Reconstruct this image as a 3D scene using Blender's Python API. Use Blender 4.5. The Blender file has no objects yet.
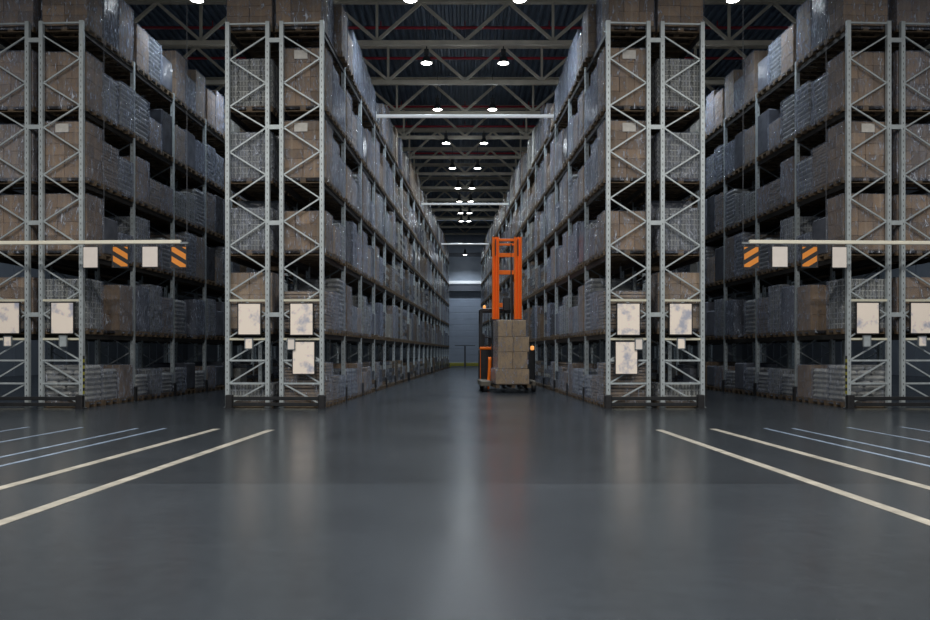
import bpy, math, random
from mathutils import Vector, Matrix

S = bpy.context.scene
COL = S.collection
F = 762.0            # focal length in pixels
CX, HY = 465.0, 352.5
TH = 0.0407          # each half of the hall is turned this much about the vertical
H = 1.398            # camera height
V0 = 19.05           # distance to the rack ends
BAY = 2.7
NB = 19
LV = [0.0, 1.87, 3.87, 5.71, 7.54, 9.57]
V0O = 18.80          # the outer racks end a little nearer
TOPZ = 9.78
UPW = 0.10

# ------------------------------------------------------------------ helpers
class MB:
    def __init__(s):
        s.v, s.f, s.m = [], [], []
    def add(s, vs, fs, mi=0):
        b = len(s.v)
        s.v += [tuple(x) for x in vs]
        s.f += [tuple(b + i for i in f) for f in fs]
        s.m += [mi] * len(fs)
    def box(s, c, d, mi=0, M=None):
        x, y, z = d[0] / 2, d[1] / 2, d[2] / 2
        vs = [Vector((sx * x, sy * y, sz * z)) for sx in (-1, 1) for sy in (-1, 1) for sz in (-1, 1)]
        if M is not None:
            vs = [M @ p for p in vs]
        vs = [p + Vector(c) for p in vs]
        s.add(vs, [(0, 1, 3, 2), (4, 6, 7, 5), (0, 4, 5, 1), (2, 3, 7, 6), (0, 2, 6, 4), (1, 5, 7, 3)], mi)
    def cbox(s, c, d, ch=0.01, mi=0, jit=None):
        # box with chamfered edges (24 vertices)
        x, y, z = d[0] / 2, d[1] / 2, d[2] / 2
        ch = min(ch, x * .9, y * .9, z * .9)
        idx, vs = {}, []
        for sx in (-1, 1):
            for sy in (-1, 1):
                for sz in (-1, 1):
                    for a in range(3):
                        p = [sx * (x - ch), sy * (y - ch), sz * (z - ch)]
                        p[a] = (sx * x, sy * y, sz * z)[a]
                        idx[(sx, sy, sz, a)] = len(vs)
                        vs.append(Vector(p) + Vector(c))
        fs = []
        cen = Vector(c)
        def face(ids):
            n = (vs[ids[1]] - vs[ids[0]]).cross(vs[ids[2]] - vs[ids[0]])
            m = sum((vs[i] for i in ids), Vector()) / len(ids) - cen
            fs.append(tuple(ids) if n.dot(m) > 0 else tuple(reversed(ids)))
        quad = [(-1, -1), (1, -1), (1, 1), (-1, 1)]
        for a in range(3):
            o = [i for i in range(3) if i != a]
            for sg in (-1, 1):
                ids = []
                for q in quad:
                    k = [0, 0, 0]; k[a] = sg; k[o[0]] = q[0]; k[o[1]] = q[1]
                    ids.append(idx[(*k, a)])
                face(ids)
            for q in quad:     # edge along axis a
                k0 = [0, 0, 0]; k1 = [0, 0, 0]
                k0[a], k1[a] = -1, 1
                for k in (k0, k1):
                    k[o[0]], k[o[1]] = q
                face([idx[(*k0, o[0])], idx[(*k1, o[0])], idx[(*k1, o[1])], idx[(*k0, o[1])]])
        for sx in (-1, 1):
            for sy in (-1, 1):
                for sz in (-1, 1):
                    face([idx[(sx, sy, sz, 0)], idx[(sx, sy, sz, 1)], idx[(sx, sy, sz, 2)]])
        s.add(vs, fs, mi)
    def bar(s, a, b, w, d=None, mi=0, up=(0, 0, 1)):
        a, b = Vector(a), Vector(b)
        d = w if d is None else d
        t = (b - a)
        L = t.length
        t.normalize()
        u = Vector(up)
        if abs(t.dot(u)) > .98:
            u = Vector((0, 1, 0))
        x = t.cross(u).normalized()
        y = x.cross(t).normalized()
        vs = [p + x * (sx * w / 2) + y * (sy * d / 2) for p in (a, b) for sx, sy in ((-1, -1), (1, -1), (1, 1), (-1, 1))]
        s.add(vs, [(3, 2, 1, 0), (4, 5, 6, 7), (0, 1, 5, 4), (1, 2, 6, 5), (2, 3, 7, 6), (3, 0, 4, 7)], mi)
    def lathe(s, prof, c=(0, 0, 0), n=24, axis='z', mi=0, cap=True):
        vs, fs = [], []
        for r, z in prof:
            for i in range(n):
                a = 2 * math.pi * i / n
                p = (r * math.cos(a), r * math.sin(a), z)
                if axis == 'x': p = (p[2], p[0], p[1])
                if axis == 'y': p = (p[0], p[2], p[1])
                vs.append(Vector(p) + Vector(c))
        for j in range(len(prof) - 1):
            for i in range(n):
                k = (i + 1) % n
                fs.append((j * n + i, j * n + k, (j + 1) * n + k, (j + 1) * n + i))
        if cap:
            fs.append(tuple(reversed(range(n))))
            fs.append(tuple((len(prof) - 1) * n + i for i in range(n)))
        s.add(vs, fs, mi)
    def tube(s, pts, r, n=8, mi=0):
        pts = [Vector(p) for p in pts]
        vs, fs = [], []
        for i, p in enumerate(pts):
            t = (pts[min(i + 1, len(pts) - 1)] - pts[max(i - 1, 0)]).normalized()
            u = Vector((0, 0, 1)) if abs(t.z) < .9 else Vector((0, 1, 0))
            x = t.cross(u).normalized(); y = x.cross(t)
            for k in range(n):
                a = 2 * math.pi * k / n
                vs.append(p + (x * math.cos(a) + y * math.sin(a)) * r)
        for j in range(len(pts) - 1):
            for i in range(n):
                k = (i + 1) % n
                fs.append((j * n + i, j * n + k, (j + 1) * n + k, (j + 1) * n + i))
        fs.append(tuple(reversed(range(n)))); fs.append(tuple((len(pts) - 1) * n + i for i in range(n)))
        s.add(vs, fs, mi)
    def mesh(s, name, *mats):
        me = bpy.data.meshes.new(name)
        me.from_pydata(s.v, [], s.f)
        for m in mats:
            me.materials.append(m)
        if len(mats) > 1:
            me.polygons.foreach_set('material_index', s.m)
        me.update()
        return me

def link(name, me, parent=None, loc=(0, 0, 0), rz=0.0):
    o = bpy.data.objects.new(name, me)
    COL.objects.link(o)
    o.location = loc
    o.rotation_euler = (0, 0, rz)
    if parent is not None:
        o.parent = parent
    return o

def tag(o, label=None, cat=None, group=None, kind=None):
    if label: o['label'] = label
    if cat: o['category'] = cat
    if group: o['group'] = group
    if kind: o['kind'] = kind
    return o

def thing(name, label, cat, loc=(0, 0, 0), rz=0.0, group=None):
    return tag(link(name, None, None, loc, rz), label, cat, group)

def structure(name, mb, *mats, label=None):
    o = link(name, mb.mesh(name, *mats))
    return tag(o, label, None, None, 'structure')

def smooth(me):
    me.polygons.foreach_set('use_smooth', [True] * len(me.polygons))
    return me

# hall coordinates (side s: -1 left half, +1 right half; u is measured from the axis outward, negative = outward)
def world(s, u, v, z=0.0):
    # s=-1: left half.  u negative to the left
    x = u * math.cos(TH) + v * math.sin(TH)
    y = -u * math.sin(TH) + v * math.cos(TH)
    return Vector((x if s < 0 else -x, y, z))
def rotz(s):
    return -TH if s < 0 else TH
def U(px, v):          # lateral hall coordinate of a column of the left half of the picture
    return v * math.tan(math.atan((px - CX) / F) - TH)
def Zat(py, Y):        # height of a row of the picture at depth Y
    return H + (HY - py) * Y / F
def Xat(px, Y):
    return (px - CX) * Y / F

# ------------------------------------------------------------------ materials
MATS = {}
def nodes(name):
    m = bpy.data.materials.new(name)
    m.use_nodes = True
    nt = m.node_tree
    b = nt.nodes['Principled BSDF']
    MATS[name] = m
    return m, nt, b

def N(nt, t, **kw):
    n = nt.nodes.new(t)
    for k, v in kw.items():
        if k in n.inputs:
            n.inputs[k].default_value = v
        else:
            setattr(n, k, v)
    return n

def mat(name, col, rough=.6, metal=0.0, var=.15, scale=8.0, bump=0.0, rnd=0.0, spec=None, emit=0.0):
    """paint / metal / plastic with a noise variation; rnd: brightness varies from object to object"""
    m, nt, b = nodes(name)
    L = nt.links.new
    tc = N(nt, 'ShaderNodeTexCoord')
    nz = N(nt, 'ShaderNodeTexNoise', Scale=scale, Detail=4.0)
    L(tc.outputs['Object'], nz.inputs['Vector'])
    mr = N(nt, 'ShaderNodeMapRange')
    mr.inputs['From Min'].default_value = .3; mr.inputs['From Max'].default_value = .7
    mr.inputs['To Min'].default_value = 1 - var; mr.inputs['To Max'].default_value = 1 + var
    L(nz.outputs['Fac'], mr.inputs['Value'])
    fac = mr.outputs['Result']
    if rnd:
        oi = N(nt, 'ShaderNodeObjectInfo')
        r2 = N(nt, 'ShaderNodeMapRange')
        r2.inputs['To Min'].default_value = 1 - rnd; r2.inputs['To Max'].default_value = 1 + rnd
        L(oi.outputs['Random'], r2.inputs['Value'])
        mu = N(nt, 'ShaderNodeMath', operation='MULTIPLY')
        L(fac, mu.inputs[0]); L(r2.outputs['Result'], mu.inputs[1])
        fac = mu.outputs[0]
    mx = N(nt, 'ShaderNodeMix', data_type='RGBA', blend_type='MULTIPLY')
    mx.inputs['Factor'].default_value = 1
    mx.inputs['A'].default_value = (*col, 1)
    L(fac, mx.inputs['B'])
    L(mx.outputs['Result'], b.inputs['Base Color'])
    b.inputs['Roughness'].default_value = rough
    b.inputs['Metallic'].default_value = metal
    if spec is not None: b.inputs['Specular IOR Level'].default_value = spec
    if bump:
        bp = N(nt, 'ShaderNodeBump', Strength=bump, Distance=.02)
        L(nz.outputs['Fac'], bp.inputs['Height'])
        L(bp.outputs['Normal'], b.inputs['Normal'])
    if emit:  # added glow for surfaces that are no lamps
        b.inputs['Emission Color'].default_value = (*col, 1)
        b.inputs['Emission Strength'].default_value = emit
    return m

def mat_emit(name, col, k):
    m, nt, b = nodes(name)
    b.inputs['Base Color'].default_value = (*col, 1)
    b.inputs['Emission Color'].default_value = (*col, 1)
    b.inputs['Emission Strength'].default_value = k
    return m

def mat_film(name, tint, base=.10, gain=.75):
    m, nt, b = nodes(name)
    L = nt.links.new
    tc = N(nt, 'ShaderNodeTexCoord')
    oi = N(nt, 'ShaderNodeObjectInfo')
    mp = N(nt, 'ShaderNodeVectorMath', operation='MULTIPLY_ADD')
    mp.inputs[1].default_value = (3.2, 3.2, 1.6)
    sc = N(nt, 'ShaderNodeVectorMath', operation='SCALE'); sc.inputs['Scale'].default_value = 37.0
    cb = N(nt, 'ShaderNodeCombineXYZ')
    L(oi.outputs['Random'], cb.inputs[0]); L(oi.outputs['Random'], cb.inputs[1])
    L(cb.outputs[0], sc.inputs[0])
    L(tc.outputs['Object'], mp.inputs[0]); L(sc.outputs[0], mp.inputs[2])
    nz = N(nt, 'ShaderNodeTexNoise', Scale=1.6, Detail=5.0, Distortion=1.6)
    L(mp.outputs[0], nz.inputs['Vector'])
    bp = N(nt, 'ShaderNodeBump', Strength=1.0, Distance=.16)
    L(nz.outputs['Fac'], bp.inputs['Height'])
    L(bp.outputs['Normal'], b.inputs['Normal'])
    # pale creases, also painted in as glints: thin ridges of a stretched, distorted noise
    cr_v = N(nt, 'ShaderNodeVectorMath', operation='MULTIPLY'); cr_v.inputs[1].default_value = (1.0, 1.0, .45)
    L(mp.outputs[0], cr_v.inputs[0])
    n2 = N(nt, 'ShaderNodeTexNoise', Scale=1.5, Detail=2.0, Distortion=2.2)
    L(cr_v.outputs[0], n2.inputs['Vector'])
    df = N(nt, 'ShaderNodeMath', operation='SUBTRACT'); df.inputs[1].default_value = .5
    L(n2.outputs['Fac'], df.inputs[0])
    ab = N(nt, 'ShaderNodeMath', operation='ABSOLUTE'); L(df.outputs[0], ab.inputs[0])
    rg = N(nt, 'ShaderNodeMapRange', interpolation_type='SMOOTHSTEP')
    rg.inputs['From Min'].default_value = 0; rg.inputs['From Max'].default_value = .03
    rg.inputs['To Min'].default_value = 1; rg.inputs['To Max'].default_value = 0
    L(ab.outputs[0], rg.inputs['Value'])
    gate = N(nt, 'ShaderNodeMapRange')
    gate.inputs['From Min'].default_value = .41; gate.inputs['From Max'].default_value = .66
    L(nz.outputs['Fac'], gate.inputs['Value'])
    ridge = N(nt, 'ShaderNodeMath', operation='MULTIPLY')
    L(rg.outputs['Result'], ridge.inputs[0]); L(gate.outputs['Result'], ridge.inputs[1])
    tc_ = N(nt, 'ShaderNodeMix', data_type='RGBA')
    tc_.inputs['A'].default_value = (*tint, 1); tc_.inputs['B'].default_value = (.72, .76, .84, 1)
    L(ridge.outputs[0], tc_.inputs['Factor'])
    L(tc_.outputs['Result'], b.inputs['Base Color'])
    b.inputs['Roughness'].default_value = .13
    b.inputs['Specular IOR Level'].default_value = 1.0
    lw = N(nt, 'ShaderNodeLayerWeight', Blend=.35)
    pw = N(nt, 'ShaderNodeMath', operation='MULTIPLY_ADD')
    pw.inputs[1].default_value = gain; pw.inputs[2].default_value = base
    L(lw.outputs['Facing'], pw.inputs[0])
    ad = N(nt, 'ShaderNodeMapRange')
    ad.inputs['From Min'].default_value = .45; ad.inputs['From Max'].default_value = .75
    ad.inputs['To Min'].default_value = 0; ad.inputs['To Max'].default_value = .25
    L(nz.outputs['Fac'], ad.inputs['Value'])
    su = N(nt, 'ShaderNodeMath', operation='ADD', use_clamp=True)
    L(pw.outputs[0], su.inputs[0]); L(ad.outputs['Result'], su.inputs[1])
    su2 = N(nt, 'ShaderNodeMath', operation='MULTIPLY_ADD', use_clamp=True); su2.inputs[1].default_value = .8
    L(ridge.outputs[0], su2.inputs[0]); L(su.outputs[0], su2.inputs[2])
    su = su2
    tr = N(nt, 'ShaderNodeBsdfTransparent')
    mx = N(nt, 'ShaderNodeMixShader')
    out = nt.nodes['Material Output']
    L(su.outputs[0], mx.inputs['Fac']); L(tr.outputs[0], mx.inputs[1]); L(b.outputs[0], mx.inputs[2])
    L(mx.outputs[0], out.inputs['Surface'])
    return m

def mat_floor():
    m, nt, b = nodes('polished_concrete')
    L = nt.links.new
    tc = N(nt, 'ShaderNodeTexCoord')
    n1 = N(nt, 'ShaderNodeTexNoise', Scale=.35, Detail=6.0, Roughness=.6)
    n2 = N(nt, 'ShaderNodeTexNoise', Scale=9.0, Detail=6.0)
    L(tc.outputs['Object'], n1.inputs['Vector']); L(tc.outputs['Object'], n2.inputs['Vector'])
    sp = N(nt, 'ShaderNodeSeparateXYZ')
    L(tc.outputs['Object'], sp.inputs[0])
    # slab change and saw-cut joint across the hall
    gt = N(nt, 'ShaderNodeMapRange')
    gt.inputs['From Min'].default_value = 8.12; gt.inputs['From Max'].default_value = 8.18
    gt.inputs['To Min'].default_value = 1.0; gt.inputs['To Max'].default_value = .74
    L(sp.outputs['Y'], gt.inputs['Value'])
    j = N(nt, 'ShaderNodeMath', operation='COMPARE'); j.inputs[1].default_value = 8.15; j.inputs[2].default_value = .02
    L(sp.outputs['Y'], j.inputs[0])
    jm = N(nt, 'ShaderNodeMath', operation='MULTIPLY_ADD'); jm.inputs[1].default_value = -.35
    L(j.outputs[0], jm.inputs[0]); L(gt.outputs['Result'], jm.inputs[2])
    mr = N(nt, 'ShaderNodeMapRange')
    mr.inputs['From Min'].default_value = .3; mr.inputs['From Max'].default_value = .7
    mr.inputs['To Min'].default_value = .82; mr.inputs['To Max'].default_value = 1.15
    L(n1.outputs['Fac'], mr.inputs['Value'])
    mr2 = N(nt, 'ShaderNodeMapRange')
    mr2.inputs['From Min'].default_value = .3; mr2.inputs['From Max'].default_value = .7
    mr2.inputs['To Min'].default_value = .9; mr2.inputs['To Max'].default_value = 1.1
    L(n2.outputs['Fac'], mr2.inputs['Value'])
    a = N(nt, 'ShaderNodeMath', operation='MULTIPLY'); c = N(nt, 'ShaderNodeMath', operation='MULTIPLY')
    L(mr.outputs['Result'], a.inputs[0]); L(mr2.outputs['Result'], a.inputs[1])
    L(a.outputs[0], c.inputs[0]); L(jm.outputs[0], c.inputs[1])
    mx = N(nt, 'ShaderNodeMix', data_type='RGBA', blend_type='MULTIPLY')
    mx.inputs['Factor'].default_value = 1
    mx.inputs['A'].default_value = (.044, .053, .064, 1)
    L(c.outputs[0], mx.inputs['B'])
    L(mx.outputs['Result'], b.inputs['Base Color'])
    rr = N(nt, 'ShaderNodeMapRange')
    rr.inputs['From Min'].default_value = .3; rr.inputs['From Max'].default_value = .7
    rr.inputs['To Min'].default_value = .21; rr.inputs['To Max'].default_value = .27
    L(n1.outputs['Fac'], rr.inputs['Value'])
    L(rr.outputs['Result'], b.inputs['Roughness'])
    b.inputs['Specular IOR Level'].default_value = .5
    bp = N(nt, 'ShaderNodeBump', Strength=.04, Distance=.01)
    L(n2.outputs['Fac'], bp.inputs['Height']); L(bp.outputs['Normal'], b.inputs['Normal'])
    return m

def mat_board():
    """white sheet with patches of grey-blue and a faint added glow, as on the rack signs"""
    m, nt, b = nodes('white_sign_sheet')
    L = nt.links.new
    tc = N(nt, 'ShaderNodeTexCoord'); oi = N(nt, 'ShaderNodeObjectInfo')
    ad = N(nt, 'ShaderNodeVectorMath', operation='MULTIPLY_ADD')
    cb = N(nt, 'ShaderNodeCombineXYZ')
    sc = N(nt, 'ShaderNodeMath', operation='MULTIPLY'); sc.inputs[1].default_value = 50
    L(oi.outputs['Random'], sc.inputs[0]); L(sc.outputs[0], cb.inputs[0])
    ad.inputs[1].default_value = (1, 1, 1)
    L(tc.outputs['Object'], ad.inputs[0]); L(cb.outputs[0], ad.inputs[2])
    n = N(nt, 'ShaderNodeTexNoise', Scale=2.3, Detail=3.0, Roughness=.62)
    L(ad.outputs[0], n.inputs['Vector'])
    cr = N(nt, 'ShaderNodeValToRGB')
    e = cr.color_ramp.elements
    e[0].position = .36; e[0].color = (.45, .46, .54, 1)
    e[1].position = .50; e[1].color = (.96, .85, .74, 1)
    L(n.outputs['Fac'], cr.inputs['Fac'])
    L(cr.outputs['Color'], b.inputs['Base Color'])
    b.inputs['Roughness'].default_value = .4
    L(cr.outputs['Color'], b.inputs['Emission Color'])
    b.inputs['Emission Strength'].default_value = .12     # added glow in place of a reflective sheet
    return m

def mat_far():
    """distant wrapped loads: colour varies from load to load, with faint layer lines"""
    m, nt, b = nodes('distant_wrapped_goods')
    L = nt.links.new
    geo = N(nt, 'ShaderNodeNewGeometry')
    cr = N(nt, 'ShaderNodeValToRGB')
    cols = [(.15, .11, .075), (.25, .26, .29), (.07, .08, .10), (.34, .335, .31), (.21, .15, .10), (.13, .14, .17)]
    e = cr.color_ramp.elements
    cr.color_ramp.interpolation = 'CONSTANT'
    e[0].position = 0; e[0].color = (*cols[0], 1)
    e[1].position = 1 / 6; e[1].color = (*cols[1], 1)
    for i in range(2, 6):
        k = e.new(i / 6); k.color = (*cols[i], 1)
    L(geo.outputs['Random Per Island'], cr.inputs['Fac'])
    L(cr.outputs['Color'], b.inputs['Base Color'])
    n = N(nt, 'ShaderNodeTexNoise', Scale=5.0, Detail=5.0, Distortion=1.5)
    L(geo.outputs['Position'], n.inputs['Vector'])
    bp = N(nt, 'ShaderNodeBump', Strength=.7, Distance=.1)
    L(n.outputs['Fac'], bp.inputs['Height']); L(bp.outputs['Normal'], b.inputs['Normal'])
    b.inputs['Roughness'].default_value = .2
    b.inputs['Specular IOR Level'].default_value = .8
    return m

STEEL = mat('galvanised_steel', (.54, .60, .62), .45, .3, .12, 5)
STEEL_DK = mat('dull_steel', (.26, .29, .31), .5, .3, .15, 5)
PALE_BRACE = mat('pale_painted_rail', (.72, .70, .56), .5, 0, .08, 5)
BEAM_MAT = mat('dark_beam_paint', (.03, .029, .028), .55, .1, .2, 4)
BLACK = mat('black_rubber', (.018, .018, .02), .55, 0, .2, 10)
BLACK_M = mat('black_painted_steel', (.025, .026, .028), .4, 0, .2, 6)
WOOD = mat('pallet_wood', (.135, .095, .058), .8, 0, .35, 6, .2, .2)
CARTON = mat('brown_cardboard', (.28, .195, .125), .7, 0, .15, 3, .1, .3)
CARTON2 = mat('pale_cardboard', (.32, .24, .165), .7, 0, .12, 3, .1, .3)
SACK = mat('pale_grey_sack', (.36, .365, .35), .45, 0, .2, 5, .5, .2)
SHEET = mat('stacked_board_sheets', (.31, .24, .18), .75, 0, .2, 6, .2, .2)
CRATE = mat('grey_plastic_crate', (.44, .45, .42), .45, 0, .12, 5, 0, .18)
CRATE_D = mat('dark_plastic_crate', (.17, .175, .165), .5, 0, .12, 5, 0, .18)
GREYWRAP = mat('grey_wrapped_goods', (.12, .13, .16), .22, 0, .25, 3, 1.0, .55)
FILM = mat_film('stretch_film', (.33, .38, .49), .05, .52)
FILM_T = mat_film('thick_stretch_film', (.33, .38, .50), .20, .50)
PAPER = mat('white_paper_label', (.62, .60, .56), .6)
FLOOR = mat_floor()
LINE_W = mat('cream_floor_paint', (.40, .38, .33), .4, 0, .3, 4)
LINE_B = mat('pale_blue_floor_paint', (.28, .36, .48), .25, 0, .3, 4)
BOARD = mat_board()
WHITE_SIGN = mat('white_hanging_sign', (.82, .75, .69), .5, 0, .05, 6, emit=.08)  # faint glow added to an unlit sign
SIGN_DK = mat('dark_sign_backing', (.03, .032, .036), .5)
ORANGE_SIGN = mat('orange_stripe', (.85, .30, .05), .45, 0, .05, 6, emit=.06)  # stripe colour lifted by a little added glow
ORANGE = mat('orange_truck_paint', (.95, .185, .004), .55, 0, .05, 5, emit=.06)  # slight added emission brightens the truck's orange
TRUSS = mat('beige_truss_paint', (.60, .54, .43), .6, 0, .12, 2)
ROOF = mat('dark_blue_roof_deck', (.10, .14, .195), .5, .1, .2, 1)
RED = mat('red_pipe_paint', (.42, .025, .04), .45, 0, .1, 4)
WALL = mat('grey_wall_panel', (.30, .34, .40), .6, 0, .06, 1.5)
DOORM = mat('blue_grey_door_panel', (.36, .42, .52), .5, 0, .05, 1.2)
TRIM_D = mat('dark_grey_trim', (.10, .11, .13), .5)
YELLOW = mat('yellow_safety_paint', (.40, .38, .05), .5)
WHITE_BEAM = mat('glowing_white_beam_paint', (.84, .88, .90), .4, 0, .06, 3, emit=.26)  # brightness put in as emission; the beams are no lamps
CREAM_BEAM = mat('cream_beam_paint', (.88, .84, .70), .4, 0, .05, 3, emit=.06)  # weak glow added to the cream colour, beam is unlit
LENS = mat_emit('lit_lamp_lens', (1, .97, .9), 14)
AMBER = mat_emit('amber_lamp', (1, .40, .10), .9)
LEG = mat('worn_beige_steel', (.16, .14, .11), .6)
TRUCK_BOX = mat('warm_brown_cardboard', (.50, .36, .22), .6, 0, .12, 3, .1, .08)
GLASSY = mat('glazed_panel', (.12, .14, .16), .15)
LAMP_M = mat('lamp_housing', (.03, .032, .035), .5)

# ------------------------------------------------------------------ camera
cam = bpy.data.cameras.new('camera')
cam.sensor_width = 36
cam.lens = F / 930 * 36
cam.shift_y = (HY - 310) / 930
cam.clip_end = 300
co = bpy.data.objects.new('camera', cam)
COL.objects.link(co)
co.location = (0, 0, H)
co.rotation_euler = (math.pi / 2, 0, 0)
S.camera = co

# ------------------------------------------------------------------ shell
YB = 74.0            # back wall
XW = 27.0
ROOFZ = 14.4
mb = MB(); mb.box((0, 34.5, -.1), (2 * XW + 1, 85, .2)); structure('floor', mb, FLOOR)

mb = MB()            # corrugated deck: trapezoid ribs running down the hall
px_ = .30
x = -XW
prof = []
while x < XW:
    prof += [(x, ROOFZ + .10), (x + .10, ROOFZ + .10), (x + .14, ROOFZ), (x + .26, ROOFZ)]
    x += px_
prof.append((x, ROOFZ + .10))
vs = []
for y in (-8, YB):
    vs += [(p[0], y, p[1]) for p in prof]
n = len(prof)
mb.add(vs, [(i, i + 1, n + i + 1, n + i) for i in range(n - 1)])
structure('ceiling', mb, ROOF)
for nm, sx in (('wall_left', -1), ('wall_right', 1)):
    mb = MB()
    mb.box((sx * XW, 33, 7.1), (.2, 82, 14.2))
    k = -7.0
    while k < YB:
        mb.box((sx * (XW - .12), k, 7.1), (.06, .18, 14.2)); k += 1.5
    structure(nm, mb, WALL)
mb = MB()
DZ = Zat(292, YB)
mb.box((0, YB + .1, 7.1), (2 * XW, .2, 14.2))
structure('wall_back', mb, WALL)
mb = MB()            # tall door at the end of the aisle
k = 0.0
while k < DZ - .02:
    mb.cbox((0, YB - .04, k + .29), (4.4, .08, .57), .02); k += .58
structure('door_1', mb, DOORM)
mb = MB(); mb.box((0, YB - .25, DZ + .30), (5.2, .5, .50)); structure('trim_1', mb, TRIM_D)
mb = MB(); mb.box((0, YB - .2, Zat(282.5, YB)), (4.2, .3, .26)); structure('trim_2', mb, WHITE_BEAM)  # pale bar, brightened by the added glow of its paint
mb = MB(); mb.box((0, YB - .2, Zat(227, YB)), (5.2, .3, .6)); structure('trim_3', mb, TRIM_D)
mb = MB(); mb.box((0, YB - .15, Zat(255, YB)), (4.6, .3, .3)); structure('trim_4', mb, TRIM_D)

# ------------------------------------------------------------------ roof trusses
TS, T1 = 4.05, 27.7
TB, TT = 11.12 + H, 12.88 + H
ordn = ['first', 'second', 'third', 'fourth', 'fifth', 'sixth', 'seventh', 'eighth', 'ninth', 'tenth', 'eleventh', 'twelfth', 'thirteenth',
        'fourteenth', 'fifteenth', 'sixteenth', 'seventeenth', 'eighteenth', 'nineteenth', 'twentieth', 'twenty-first', 'twenty-second',
        'twenty-third', 'twenty-fourth', 'twenty-fifth', 'twenty-sixth', 'twenty-seventh', 'twenty-eighth', 'twenty-ninth', 'thirtieth',
        'thirty-first', 'thirty-second', 'thirty-third', 'thirty-fourth', 'thirty-fifth', 'thirty-sixth', 'thirty-seventh', 'thirty-eighth',
        'thirty-ninth', 'fortieth', 'forty-first', 'forty-second', 'forty-third', 'forty-fourth', 'forty-fifth', 'forty-sixth',
        'forty-seventh', 'forty-eighth', 'forty-ninth', 'fiftieth', 'fifty-first', 'fifty-second', 'fifty-third', 'fifty-fourth',
        'fifty-fifth', 'fifty-sixth', 'fifty-seventh']
PER = 3.2
TW = 8 * PER
def i_beam(mb, x0, x1, y, z, h, w):
    mb.box(((x0 + x1) / 2, y, z + h / 2 - .02), (x1 - x0, w, .04))
    mb.box(((x0 + x1) / 2, y, z - h / 2 + .02), (x1 - x0, w, .04))
    mb.box(((x0 + x1) / 2, y, z), (x1 - x0, .03, h))
mt = MB(); i_beam(mt, -TW, TW, 0, TT - .08, .2, .22); me_top = mt.mesh('top_chord', TRUSS)
mt = MB(); mt.box((0, 0, TB + .12), (2 * TW, .12, .14)); mt.box((0, 0, TB + .055), (2 * TW, .16, .025)); mt.box((0, 0, TB + .19), (2 * TW, .16, .025)); me_bot = mt.mesh('bottom_chord', TRUSS)
mt = MB(); mt.bar((0, 0, TB + .2), (PER / 2, 0, TT - .16), .105, .105, up=(0, 1, 0)); me_d1 = mt.mesh('web_diagonal', TRUSS)
mt = MB(); mt.bar((0, 0, TB + .2), (-PER / 2, 0, TT - .16), .105, .105, up=(0, 1, 0)); me_d2 = mt.mesh('web_diagonal', TRUSS)
mt = MB(); mt.bar((0, 0, TB + .2), (0, 0, TT - .16), .09, .09); me_v = mt.mesh('web_post', TRUSS)
for i in range(-5, 12):
    y = T1 + TS * i
    if y > YB - .5: break
    r = tag(link('roof_truss', None, None, (0, y, 0)), 'beige lattice roof truss spanning the hall under the deck', None, 'roof trusses', 'structure')
    link('top_chord', me_top, r); link('bottom_chord', me_bot, r)
    for k in range(-8, 9):
        if k < 8: link('web_diagonal', me_d1, r, (k * PER, 0, 0))
        if k > -8: link('web_diagonal', me_d2, r, (k * PER, 0, 0))
        if abs(k) in (1, 3, 5, 7): link('web_post', me_v, r, (k * PER, 0, 0))

for i, (y, w) in enumerate(((29.45, 'first'), (32.5, 'second'), (38.9, 'third'), (42.3, 'fourth'), (48.0, 'fifth'))):
    mt = MB(); mt.lathe([(.055, -20), (.055, 20)], (0, 0, 0), 10, 'x')
    k = -19.5
    while k < 20:
        mt.box((k, 0, .15), (.03, .03, .24)); k += 3.25
    o = link('ceiling_pipe', smooth(mt.mesh('ceiling_pipe', RED)), None, (0, y, 12.55 + H))
    tag(o, f'thin dark red pipe crossing under the roof deck, {w} from the front', 'pipe', 'red roof pipes')

# ------------------------------------------------------------------ lamps
mt = MB(); mt.cbox((0, 0, .50), (.22, .22, .30), .03); mt.box((0, 0, .72), (.05, .05, .2)); me_bal = mt.mesh('ballast_box', LAMP_M)
mt = MB(); mt.lathe([(.06, .36), (.10, .34), (.19, .20), (.25, .04), (.265, 0), (.25, 0), (.18, .19), (.06, .33)], cap=False); me_ref = smooth(mt.mesh('reflector', LAMP_M))
mt = MB(); mt.lathe([(.245, .012), (.245, .03)], n=28); me_lens = mt.mesh('lens', LENS)
mt = MB(); mt.bar((0, 0, .8), (0, 0, 1.6), .025); me_rod = mt.mesh('hanger_rod', LAMP_M)
def lamp(x, y, z, label, group, power, cool, spread=130, glow=24):
    r = thing('high_bay_lamp', label, 'lamp', (x, y, z), 0, group)
    for nm, me in (('ballast_box', me_bal), ('reflector', me_ref), ('lens', me_lens), ('hanger_rod', me_rod)):
        c = link(nm, me, r)
        c.scale = (.8, .8, .8 if nm != 'hanger_rod' else 1.0)
    pd = bpy.data.lights.new('lamp_spill', 'POINT')
    pd.shadow_soft_size = .06; pd.energy = glow; pd.color = cool
    po = bpy.data.objects.new('lamp_spill', pd); COL.objects.link(po)
    po.parent = r; po.location = (0, 0, -.09)
    ld = bpy.data.lights.new('lamp_glow', 'AREA')
    ld.shape = 'DISK'; ld.size = .38; ld.energy = power
    ld.color = cool
    ld.spread = math.radians(spread)
    lo = bpy.data.objects.new('lamp_glow', ld); COL.objects.link(lo)
    lo.parent = r; lo.location = (0, 0, -.02)
COOL = (.80, .90, 1.0)
WARM = (1.0, .96, .90)
LZ = 10.7 + H
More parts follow.
